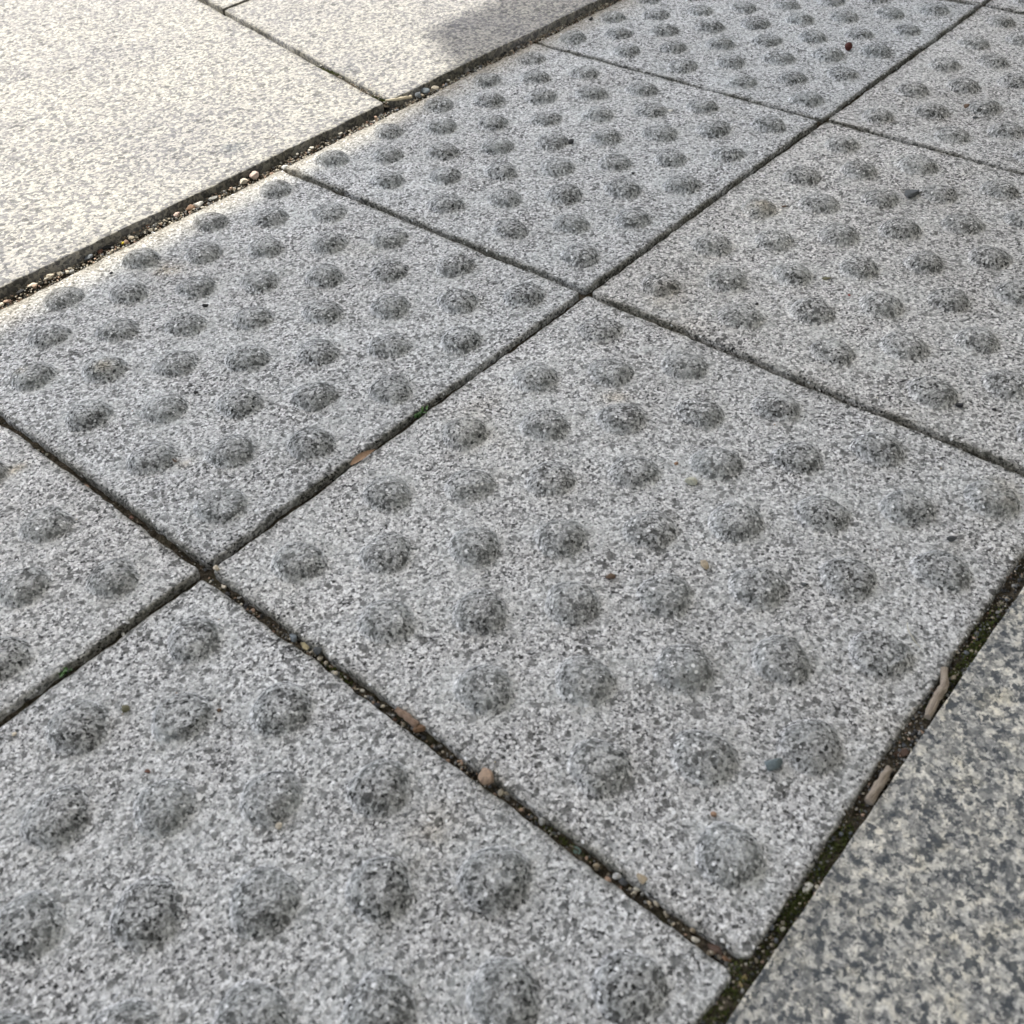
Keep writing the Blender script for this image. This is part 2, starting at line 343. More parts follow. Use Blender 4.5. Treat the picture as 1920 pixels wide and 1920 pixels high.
def tactile_slab(x0, x1, y0, y1, ox, oy, step, seed, label, z=0., tilt=(0, 0), special=None, tone=.5, group='studded tactile slabs'):
    """ox, oy: corner (low x, high y) from which the stud lattice is measured"""
    root = bpy.data.objects.new('tactile_slab', None); COL.objects.link(root); root.location = ((x0+x1)/2, (y0+y1)/2, z)
    root.empty_display_size = .05
    tag(root, label, 'paving slab', group)
    V, F, d = slab_grid([(x0, y0), (x1, y0), (x1, y1), (x0, y1)], 0, step, .0021, .024, .0024, relief, seed, tilt=tilt)
    cs = []
    for j in range(5):
        for i in range(5): cs.append((i, j))
    for j in range(4):
        for i in range(4): cs.append((i+.5, j+.5))
    C = []
    for i, j in cs:
        C.append((ox+MARG+i*PITCH+random.uniform(-.0006, .0006), oy-MARG-j*PITCH+random.uniform(-.0006, .0006)))
    C = np.array(C)
    near = np.full(len(V), 9.)
    for c in C: near = np.minimum(near, np.hypot(V[:, 0]-c[0], V[:, 1]-c[1]))
    dust = .30*np.exp(-((near-RB*1.28)/.0045)**2)*(.55+.45*vn(V[:, 0], V[:, 1], .013, 41))
    grime_shade = np.exp(-(d/.0034)**1.5)*np.clip(.85+.5*vn(V[:, 0], V[:, 1], .018, 43), 0, 1)
    rst, scf = marks(V[:, 0], V[:, 1]); dust = np.maximum(dust*(1-grime_shade), scf)
    V[:, 0] -= root.location.x; V[:, 1] -= root.location.y
    me = np_mesh('slab_body', V, F, True, {'dust': dust, 'grime_shade': grime_shade, 'wear_shade': d*0, 'rust': rst, 'tone': d*0+tone})
    link_mesh('slab_body', me, MT, root)
    Lx, Ly = x1-x0, y1-y0
    for n, (c, ij) in enumerate(zip(C, cs)):
        kind = (special or {}).get(ij, 'plain')
        b = link_mesh('blister', blister_mesh(c[0], c[1], seed*3.1+n*1.37, tone, kind), MT, root)
        zt = tilt[0]*((c[0]-x0)/Lx-.5)+tilt[1]*((c[1]-y0)/Ly-.5)
        b.location = (c[0]-root.location.x, c[1]-root.location.y, zt)
        if kind == 'chipped': b['label'] = 'chipped stud with a broken near side'
        if kind == 'worn': b['label'] = 'stud with a worn scuffed top'
    return root

def flat_relief(k):
    return lambda x, y: k*(.0006*vn(x, y, .09, 11)+.00022*vn(x, y, .012, 12)+.00016*vn(x, y, .004, 13))

def plain_slab(name, quad, z0, step, mat, seed, label, rag, r, k=1., stains=(), grime_amt=.8, corner=.004, tilt=(0, 0)):
    V, F, d = slab_grid(quad, 0, step, r, .03, rag, flat_relief(k), seed, corner=corner, tilt=tilt)
    cx, cy = np.mean([p[0] for p in quad]), np.mean([p[1] for p in quad])
    grime_shade = grime_amt*np.exp(-d/.003)*np.clip(.7+.6*vn(V[:, 0], V[:, 1], .02, 53), 0, 1)
    grime_shade = np.where(V[:, 2] < -.0016, 1, grime_shade)  # side faces fully darkened: their shade is put into the colour
    stain = np.zeros(len(V))
    for sx, sy, sr, sa in stains:
        rr = np.hypot(V[:, 0]-sx, (V[:, 1]-sy))/sr; stain = np.maximum(stain, sa*(1-sstep(.4, 1.1, rr+.35*vn(V[:, 0], V[:, 1], sr*.5, 61))))
    V[:, 0] -= cx; V[:, 1] -= cy
    me = np_mesh(name, V, F, True, {'grime_shade': grime_shade, 'stain': stain})
    o = link_mesh(name, me, mat, None, (cx, cy, z0)); tag(o, label, 'paving slab'); return o

BE = -.2976    # outer edge of the near strip of studded slabs
yB0, yB1, yA0, yA1 = BE, .0031, .0042, .3005
tactile_slab(-.0034, .2998, yB0-.0010, yB1, 0, 0, .00105, 11, 'large studded slab filling the centre of the picture', special={(4, 4): 'plain', (2, 4): 'worn', (1.5, .5): 'chipped', (.5, 3.5): 'plain'})
tactile_slab(-.3050, -.0056, yB0, yB1, -.3052, .0015, .00105, 12, 'studded slab at the bottom left, nearest to the observer', tone=0.4, z=-.0004, tilt=(.0006, 0), special={(4, 0): 'plain', (3, 1): 'plain', (3.5, .5): 'worn'})
tactile_slab(.3014, .6106, yB0, yB1, .3055, -.0008, .0013, 13, 'studded slab at the right edge carrying the flat dark pebble', tone=0.68, z=.0003)
tactile_slab(.6122, .9165, yB0, yB1, .611, 0, .0016, 14, 'studded slab at the upper right with the small brown pebble', tone=0.6)
tactile_slab(.9190, 1.2220, yB0, yB1, .9175, 0, .003, 15, 'studded slab just showing in the top right corner')
tactile_slab(-.3050, -.0036, yA0, yA1, -.3068, .3054, .0014, 21, 'studded slab cut by the left edge, below the long left joint', z=.0003)
tactile_slab(-.0018, .2993, yA0, yA1, .0013, .3037, .00125, 22, 'studded slab left of centre with a sunlit margin', tone=0.3, z=.0005, special={(0, 4): 'worn'})
tactile_slab(.3006, .6078, yA0, yA1, .3034, .3051, .0014, 23, 'studded slab at the upper middle below the pale twig', tone=0.25, z=.0006)
tactile_slab(.6090, .9134, yA0, yA1, .608, .305, .0017, 24, 'studded slab at the top between the big sunlit stone and the upper right slab', tone=0.15)
tactile_slab(.9160, 1.2190, yA0, yA1, .914, .305, .003, 25, 'studded slab beyond the top edge, in line with the gravel joint')

# big smooth pale slabs, lying a little higher
ZP = .0052
plain_slab('paving_slab', [(-.75, .3185), (.4240, .3098), (.615, 1.25), (-.60, 1.25)], ZP, .0022, MP, 31,
           'large pale smooth slab in full sun at the upper left', .0018, .0013, stains=[(.294, .352, .012, .9), (.303, .345, .005, .5)])
plain_slab('paving_slab', [(.4273, .3092), (1.25, .300), (1.30, .6095), (.4876, .6095)], ZP+.0003, .0026, MP, 32,
           'pale smooth slab at the top, half in sun and half in shade', .0018, .0013, stains=[(.455, .385, .012, .3)])
plain_slab('paving_slab', [(.4900, .6122), (1.30, .6122), (1.43, 1.25), (.619, 1.25)], ZP, .004, MP, 33,
           'pale slab of which only a small wedge shows at the top edge', .0015, .0013)
plain_slab('granite_slab', [(-.70, -.90), (1.20, -.90), (1.20, -.3142), (-.70, -.2952)], .0012, .0022, MC, 34,
           'coarse speckled granite slab in the bottom right corner', .0008, .0009, k=.7, grime_amt=.5)

# ---------------------------------------------------------------- ground and soil in the joints
bm = bmesh.new(); bmesh.ops.create_grid(bm, x_segments=1, y_segments=1, size=150)
me = bpy.data.meshes.new('ground'); bm.to_mesh(me); bm.free()
g = link_mesh('ground', me, mat_plain('distant_paving', (.34, .33, .30), .9, .15, 1.5), None, (0, 0, -.02)); g['kind'] = 'structure'

def soil_strip(p, q, width, z, amp, step=.0009):
    p = np.array(p, float); q = np.array(q, float); L = np.linalg.norm(q-p); d = (q-p)/L; n = np.array([-d[1], d[0]])
    s = np.linspace(0, L, int(L/step)); t = np.linspace(-width/2, width/2, max(3, int(width/step)))
    S, T = np.meshgrid(s, t); X = p[0]+d[0]*S+n[0]*T; Y = p[1]+d[1]*S+n[1]*T
    Z = z+amp*(.5*vn(X, Y, .02, 71)+.35*vn(X, Y, .004, 72)+.3*vn(X, Y, .0018, 73))
    I = np.arange(X.size).reshape(X.shape); F = np.stack([I[:-1, :-1], I[:-1, 1:], I[1:, 1:], I[1:, :-1]], -1).reshape(-1, 4)
    return np.stack([X, Y, Z], -1).reshape(-1, 3), F

strips = [((-.31, .0037), (1.22, .0037), .010, -.0042, .0024), ((-.0045, BE), (-.0045, .0), .010, -.0042, .003), ((-.0028, .006), (-.0028, .30), .010, -.0048, .003),
          ((.3003, BE), (.3003, 0), .010, -.0055, .002), ((.2998, .006), (.2998, .30), .010, -.0042, .002), ((.6115, BE), (.6115, 0), .010, -.005, .002),
          ((.6083, .006), (.6083, .30), .010, -.0032, .002), ((-.31, .3085), (1.22, .3035), .022, -.0040, .0022), ((-.31, -.3015), (.9, -.3035), .016, -.0026, .0032),
          ((.4258, .3095), (.4490, .4200), .006, .0024, .003), ((.4490, .42), (.4892, .6098), .008, -.010, .003), ((.4900, .61), (.66, 1.25), .02, -.006, .003), ((.49, .6098), (1.3, .6098), .010, -.008, .003)]
Vs, Fs, k = [], [], 0
for st in strips:
    V, F = soil_strip(*st); Vs.append(V); Fs.append(F+k); k += len(V)
o = link_mesh('soil', np_mesh('soil', np.concatenate(Vs), np.concatenate(Fs)), MS); o['kind'] = 'structure'

# ---------------------------------------------------------------- loose grit filling the joints (uncountable)
def ico(sub):
    bm = bmesh.new(); bmesh.ops.create_icosphere(bm, subdivisions=sub, radius=1)
    bm.verts.ensure_lookup_table(); v = np.array([x.co[:] for x in bm.verts]); f = np.array([[y.index for y in x.verts] for x in bm.faces]); bm.free(); return v, f
IV, IF = ico(1); IV2, IF2 = ico(2); IV3, IF3 = ico(3)
PAL = np.array([(.55, .50, .40), (.60, .58, .50), (.42, .30, .22), (.22, .22, .21), (.13, .14, .15), (.045, .045, .045), (.32, .28, .21), (.38, .38, .36), (.22, .14, .10)])
def grit(name, label, spots, pal_w=None):
    """spots: list of (x, y, z, size)"""
    Vs, Fs, Cs, k = [], [], [], 0
    for x, y, z, s in spots:
        sc3 = s/2*rng.uniform(.6, 1.15, 3)*np.array([1, 1, .75]); a = rng.uniform(0, 6.28)
        V = IV*(1+.22*rng.uniform(-1, 1, (len(IV), 1)))*sc3; c, d = math.cos(a), math.sin(a)
        V = np.stack([V[:, 0]*c-V[:, 1]*d, V[:, 0]*d+V[:, 1]*c, V[:, 2]], 1)+(x, y, z+s*.15)
        Vs.append(V); Fs.append(IF+k); k += len(V); col = PAL[rng.choice(len(PAL), p=pal_w)]*rng.uniform(.7, 1.15); Cs.append(np.tile(col, (len(V), 1)))
    o = link_mesh(name, np_mesh(name, np.concatenate(Vs), np.concatenate(Fs), False, {'tint': np.concatenate(Cs)}), MG)
    tag(o, label, 'grit', kind='stuff'); return o
sp = []
for i in range(4200):       # gravel seam under the big slab edge
    x = rng.uniform(-.05, 1.0); e = .3146-.0072*min(1, max(0, (x-.02)/.5)) ; y = rng.uniform(.2998, e+.0005); s = abs(rng.normal(0, .0009))+.0005
    sp.append((x, y, -.0020+.0012*vn(np.array(x), np.array(y), .012, 5)+rng.uniform(-.0005, .0012), s))
for i in range(45):
    x = rng.uniform(.05, .62); sp.append((x, rng.uniform(.3005, .3085), -.0012+rng.uniform(0, .0012), rng.uniform(.0022, .0042)))
for i in range(90):        # strays on the slab margin
    x = rng.uniform(.05, .7); sp.append((x, .3005-abs(rng.normal(0, .004)), -.0006, rng.uniform(.0005, .0013)))
grit('fine_gravel', 'fine pale and brown gravel in the seam under the big sunlit slabs', sp, [.20, .14, .14, .12, .08, .06, .16, .06, .04])
sp = []
for i in range(1500):
    x = rng.uniform(-.05, .34); y = -.3000-.0018*min(1, max(0, x/.2))+rng.normal(0, .0022); sp.append((x, y, -.0022+rng.uniform(-.0008, .001), abs(rng.normal(0, .0008))+.0004))
for i in range(420):
    x = rng.uniform(-.02, .24); sp.append((x, -.2985+abs(rng.normal(0, .0022)), -.0008, rng.uniform(.0004, .0010)))
for i in range(130):        # corner
    sp.append((rng.normal(-.006, .004), rng.normal(-.297, .004), -.003, rng.uniform(.0004, .0015)))
grit('dark_grit', 'dark soil crumbs and grit in the mossy seam beside the coarse granite', sp, [.03, .02, .05, .14, .20, .32, .19, .03, .02])
sp = []
for i in range(700):
    sp.append((-.0045+rng.normal(0, .0009), rng.uniform(-.297, .002), -.0052+rng.uniform(-.001, .0022), abs(rng.normal(0, .0010))+.0005))
for i in range(200):
    sp.append((-.0028+rng.normal(0, .0008), rng.uniform(.004, .30), -.0066+rng.uniform(-.001, .002), abs(rng.normal(0, .0009))+.0004))
for i in range(160):
    t = rng.uniform(0, 1); sp.append((.4258+.0634*t+rng.normal(0, .0008), .3095+.3*t, .0030+rng.uniform(0, .0016)-.011*(t > .38), abs(rng.normal(0, .001))+.0006))
for i in range(90):
    sp.append((.4264+abs(rng.normal(0, .006)), .315+abs(rng.normal(0, .03)), ZP+.0002, rng.uniform(.0005, .0013)))
grit('joint_grit', 'small stones and crumbs in the narrow joints between slabs', sp, [.10, .08, .12, .16, .14, .18, .12, .06, .04])
sp = []
for i in range(420):        # strewn over the paving: mineral crumbs, mostly dark
    x, y = rng.uniform(-.2, .95), rng.uniform(-.29, .29); sp.append((x, y, float(relief(np.array(x), np.array(y)))+.0002, rng.uniform(.0005, .0012)))
for i in range(60):
    x, y = rng.uniform(.1, .55), rng.uniform(.32, .8); sp.append((x, y, ZP+.0002, rng.uniform(.0006, .0014)))
grit('scattered_grit', 'tiny grains of grit strewn over the slabs', sp, [.05, .08, .10, .16, .16, .30, .08, .05, .02])

# ---------------------------------------------------------------- moss
m_moss = mat_plain('moss_green', (.072, .088, .022), .9, .5, 600)
m_leaf = mat_plain('weed_green', (.055, .12, .03), .6, .3, 500)
sp = []
def mossy(cx, cy, rx, ry, n, z=-.0024):
    for i in range(n): sp.append((cx+rng.normal(0, rx), cy+rng.normal(0, ry), z+rng.uniform(0, .001)))
mossy(.055, -.2998, .009, .0020, 620); mossy(.026, -.2998, .006, .0018, 320); mossy(.180, -.3020, .015, .0016, 520); mossy(-.010, -.2985, .008, .0030, 420)
mossy(.150, -.301, .010, .0012, 90); mossy(-.024, -.3, .006, .002, 200)
mossy(.4445, .400, .0012, .012, 260, .0034); mossy(.4290, .322, .0012, .006, 200, .0034); mossy(-.0045, -.09, .0006, .006, 90, -.004); mossy(-.0045, -.22, .0006, .008, 90, -.004); mossy(.33, .0037, .0007, .02, 80, -.005)
Vs, Fs, k = [], [], 0
for x, y, z in sp:
    h = rng.uniform(.0007, .0019); a = rng.uniform(0, 6.28); wdt = rng.uniform(.00025, .0005); lx, ly = rng.normal(0, .0005, 2)
    c, d = math.cos(a)*wdt, math.sin(a)*wdt
    V = np.array([(x-c, y-d, z), (x+c, y+d, z), (x-d*.8, y+c*.8, z), (x+lx, y+ly, z+h)]); Vs.append(V)
    Fs.append(np.array([(0, 1, 3), (1, 2, 3), (2, 0, 3)])+k); k += 4
o = link_mesh('moss', np_mesh('moss', np.concatenate(Vs), np.concatenate(Fs), False), m_moss); tag(o, 'dark green moss growing in the soil of the joints', 'moss', kind='stuff')

def leaf_bm(L, W, bend, fold=.25):
    n = 7; V, F = [], []
    for i in range(n):
        t = i/(n-1); wv = W*math.sin(math.pi*min(1, .06+t*.94)**.8)*.5; z = bend*L*(t-t*t)*2
        V += [(L*t, -wv, z+fold*wv), (L*t, 0, z), (L*t, wv, z+fold*wv)]
    for i in range(n-1):
        a = i*3; F += [(a, a+3, a+4, a+1), (a+1, a+4, a+5, a+2)]
    V = np.array(V); nV = len(V); V2 = V-(0, 0, .00012); F = np.array(F); F2 = F[:, ::-1]+nV
    return np.concatenate([V, V2]), np.concatenate([F, F2])

def weed(x, y, z, n, L, label, seed):
    rd = random.Random(seed); root = bpy.data.objects.new('weed', None); COL.objects.link(root); root.location = (x, y, z); root.empty_display_size = .01
    tag(root, label, 'weed', 'weeds sprouting from the joints')
    for i in range(n):
        V, F = leaf_bm(L*rd.uniform(.6, 1.2), L*rd.uniform(.32, .5), rd.uniform(.1, .5)); a = 6.28*i/n+rd.uniform(-.4, .4)
        lf = link_mesh('leaf', np_mesh('leaf', V, F), m_leaf, root); lf.rotation_euler = (0, -rd.uniform(.2, .9), a); lf.location = (rd.uniform(-.002, .002), rd.uniform(-.0005, .0005), rd.uniform(0, .002))
weed(.1455, .0040, -.0025, 9, .0042, 'tiny green weed in the long middle joint above the tan leaf sliver', 1)
weed(.1505, .0040, -.0020, 6, .0034, 'second tiny weed right beside the first in the long middle joint', 5)
weed(-.0815, .0042, -.0030, 8, .0036, 'small green weed in the joint at the lower left', 3)

# ---------------------------------------------------------------- twigs, leaves, pebbles
def tube(name, pts, rad, mat, label, cat, sides=14, flat=1., group=None):
    pts = [Vector(p) for p in pts]; 
    # Catmull-Rom resample
    Q, R = [], []
    for i in range(len(pts)-1):
        p0, p1, p2, p3 = pts[max(i-1, 0)], pts[i], pts[i+1], pts[min(i+2, len(pts)-1)]
        for s in range(8):
            t = s/8; Q.append(.5*((2*p1)+(p2-p0)*t+(2*p0-5*p1+4*p2-p3)*t*t+(3*p1-p0-3*p2+p3)*t**3)); R.append(rad[i]*(1-t)+rad[i+1]*t)
    Q.append(pts[-1]); R.append(rad[-1])
    bm = bmesh.new(); uvl = bm.loops.layers.uv.new('UVMap'); rings = []; n = len(Q); rd = random.Random(hash(label) % 1 + len(label))
    for i, (p, r) in enumerate(zip(Q, R)):
        d = (Q[min(i+1, n-1)]-Q[max(i-1, 0)]).normalized(); u = d.cross(Vector((0, 0, 1))).normalized(); v = u.cross(d)
        ring = []
        for k in range(sides):
            a = 2*math.pi*k/sides; rr = r*(1+.10*math.sin(3*a+i*.5)+.10*math.sin(i*.9+1.7)+rd.uniform(-.09, .09))
            ring.append(bm.verts.new(p+u*math.cos(a)*rr+v*math.sin(a)*rr*flat))
        rings.append(ring)
    for i in range(n-1):
        for k in range(sides):
            f = bm.faces.new((rings[i][k], rings[i][(k+1) % sides], rings[i+1][(k+1) % sides], rings[i+1][k])); f.smooth = True
            for lp, (uu, vv) in zip(f.loops, ((k/sides, i/n), ((k+1)/sides, i/n), ((k+1)/sides, (i+1)/n), (k/sides, (i+1)/n))): lp[uvl].uv = (uu, vv)
    for ring, s in ((rings[0], -1), (rings[-1], 1)):
        c = bm.verts.new(sum((x.co for x in ring), Vector())/sides+Vector((0, 0, 0)))
        for k in range(sides):
            bm.faces.new((ring[k], ring[(k+1) % sides], c) if s > 0 else (ring[(k+1) % sides], ring[k], c))
    org = Q[0].copy()
    for x in bm.verts: x.co -= org
    bmesh.ops.recalc_face_normals(bm, faces=bm.faces)
    me = bpy.data.meshes.new(name); bm.to_mesh(me); bm.free(); o = link_mesh(name, me, mat, None, org); tag(o, label, cat, group); return o
bk1 = mat_bark('dry_twig_bark', (.17, .14, .11), (.40, .345, .275)); bk2 = mat_bark('dark_twig_bark', (.18, .12, .085), (.34, .25, .19)); bk3 = mat_bark('bleached_twig', (.50, .43, .30), (.66, .60, .46))
mm = .001
tube('twig', [(158.2*mm, -297.0*mm, .0010), (150.6*mm, -300.4*mm, .0012), (146.2*mm, -300.9*mm, .0010), (141.9*mm, -300.8*mm, .0006), (131.3*mm, -302.0*mm, .0002)], [.0014, .0016, .0019, .0018, .0016], bk1, 'bent dry twig in the mossy seam, the upper of two beside the coarse granite', 'twig')
tube('twig', [(99.0*mm, -300.9*mm, .0006), (94*mm, -300.9*mm, .0006), (87*mm, -301.2*mm, .0006), (80.8*mm, -301.2*mm, .0002)], [.0014, .0017, .0018, .0019], bk1, 'straight dry twig in the mossy seam, the lower of two beside the coarse granite', 'twig')
tube('twig', [(426.5*mm, 312.5*mm, .0060), (434*mm, 308.4*mm, .0052), (440*mm, 306.0*mm, .0048), (446*mm, 305.2*mm, .0038), (449*mm, 304.0*mm, .0034)], [.0007, .0011, .0012, .0011, .0013], bk3, 'short bleached twig in the sun at the corner between the big pale slabs', 'twig')
tube('twig', [(-3.2*mm, -127.4*mm, .0008), (-3.0*mm, -131*mm, .0002), (-2.9*mm, -135*mm, -.0002), (-3.0*mm, -139.4*mm, -.0008)], [.0012, .0016, .0017, .0015], bk2, 'brown broken stick lying in the long joint at the lower middle', 'twig', flat=.7)
fib = mat_plain('dry_fibre', (.50, .48, .38), .7, .1, 300)
tube('fibre', [(.1721, -.2736, .0009), (.1680, -.2760, .0014), (.1662, -.2784, .0012), (.1640, -.2810, .0014), (.1622, -.2850, .0009)], [.00012, .0002, .0002, .0002, .0001], fib, 'thin pale root fibre curling on the central slab near the mossy seam', 'fibre', sides=6)
bkd = mat_plain('dark_fibre', (.07, .06, .05), .8, .2, 300)
for pp, lab in (([(.2985, .6020), (.302, .6045), (.3065, .6030), (.310, .6060)], 'dark curled fibre on the big sunlit slab at the far left'),
                ([(.372, .640), (.378, .6412), (.384, .640)], 'short dark fibre on the big sunlit slab nearest to the top edge'),
                ([(.318, .3400), (.3215, .3378), (.3245, .3350)], 'short dark sliver on the big sunlit slab near the gravel seam')):
    tube('fibre', [(x, y, ZP+.0011) for x, y in pp], [.0002]*len(pp), bkd, lab, 'fibre', sides=6)
V, F = leaf_bm(.0165, .0038, .12, .5); m_sl = mat_plain('dry_leaf', (.33, .22, .14), .7, .3, 400)
o = link_mesh('leaf_sliver', np_mesh('leaf_sliver', V, F), m_sl, None, (.0935, .0036, -.0004)); o.rotation_euler = (.35, -.08, -.16); tag(o, 'long tan leaf sliver in the middle joint below the green weeds', 'leaf')

def rock(name, cat, x, y, z, size, asp, key, label, seed):
    r = np.random.default_rng(seed); V = IV3.copy()
    for i in range(9 if cat != 'berry' else 0):
        nrm = r.normal(size=3); nrm /= np.linalg.norm(nrm); dd = r.uniform(.45, .80); pr = V@nrm; V = V-np.outer(np.clip(pr-dd, 0, None)*.93, nrm)
    V = V*(1+.05*vn(V[:, 0]*1+V[:, 2], V[:, 1], .35, seed % 50)[:, None])
    hgt = {'leaf': .14, 'berry': .9}.get(cat, .62)
    if name == 'stone_flake' or 'flat' in label or 'flake' in label: hgt = .38
    ext = V.max(0)-V.min(0); V = V/ext; V = V-(V.max(0)+V.min(0))/2
    V = V*np.array([size, size*asp, size*asp*hgt/.8 if asp > .6 else size*.6*hgt])
    if cat == 'leaf': V[:, 2] += .0012*np.sin(V[:, 0]/size*5+seed)+.0005*np.sin(V[:, 1]/size*9)
    a = r.uniform(-.5, .5)+(-.75)                         # long side roughly across the view
    if 'upright' in label: a = .9
    if 'joint' in label or 'seam' in label or 'gravel' in label: a = r.uniform(-.3, .3)+(0 if y > .29 or y < -.29 else math.pi/2)
    me = np_mesh(name, V, IF3, True); o = link_mesh(name, me, STONE[key], None, (x, y, z-V[:, 2].min()-.0002)); o.rotation_euler = (r.uniform(-.15, .15), r.uniform(-.15, .15), a)
    tag(o, label, cat); return o
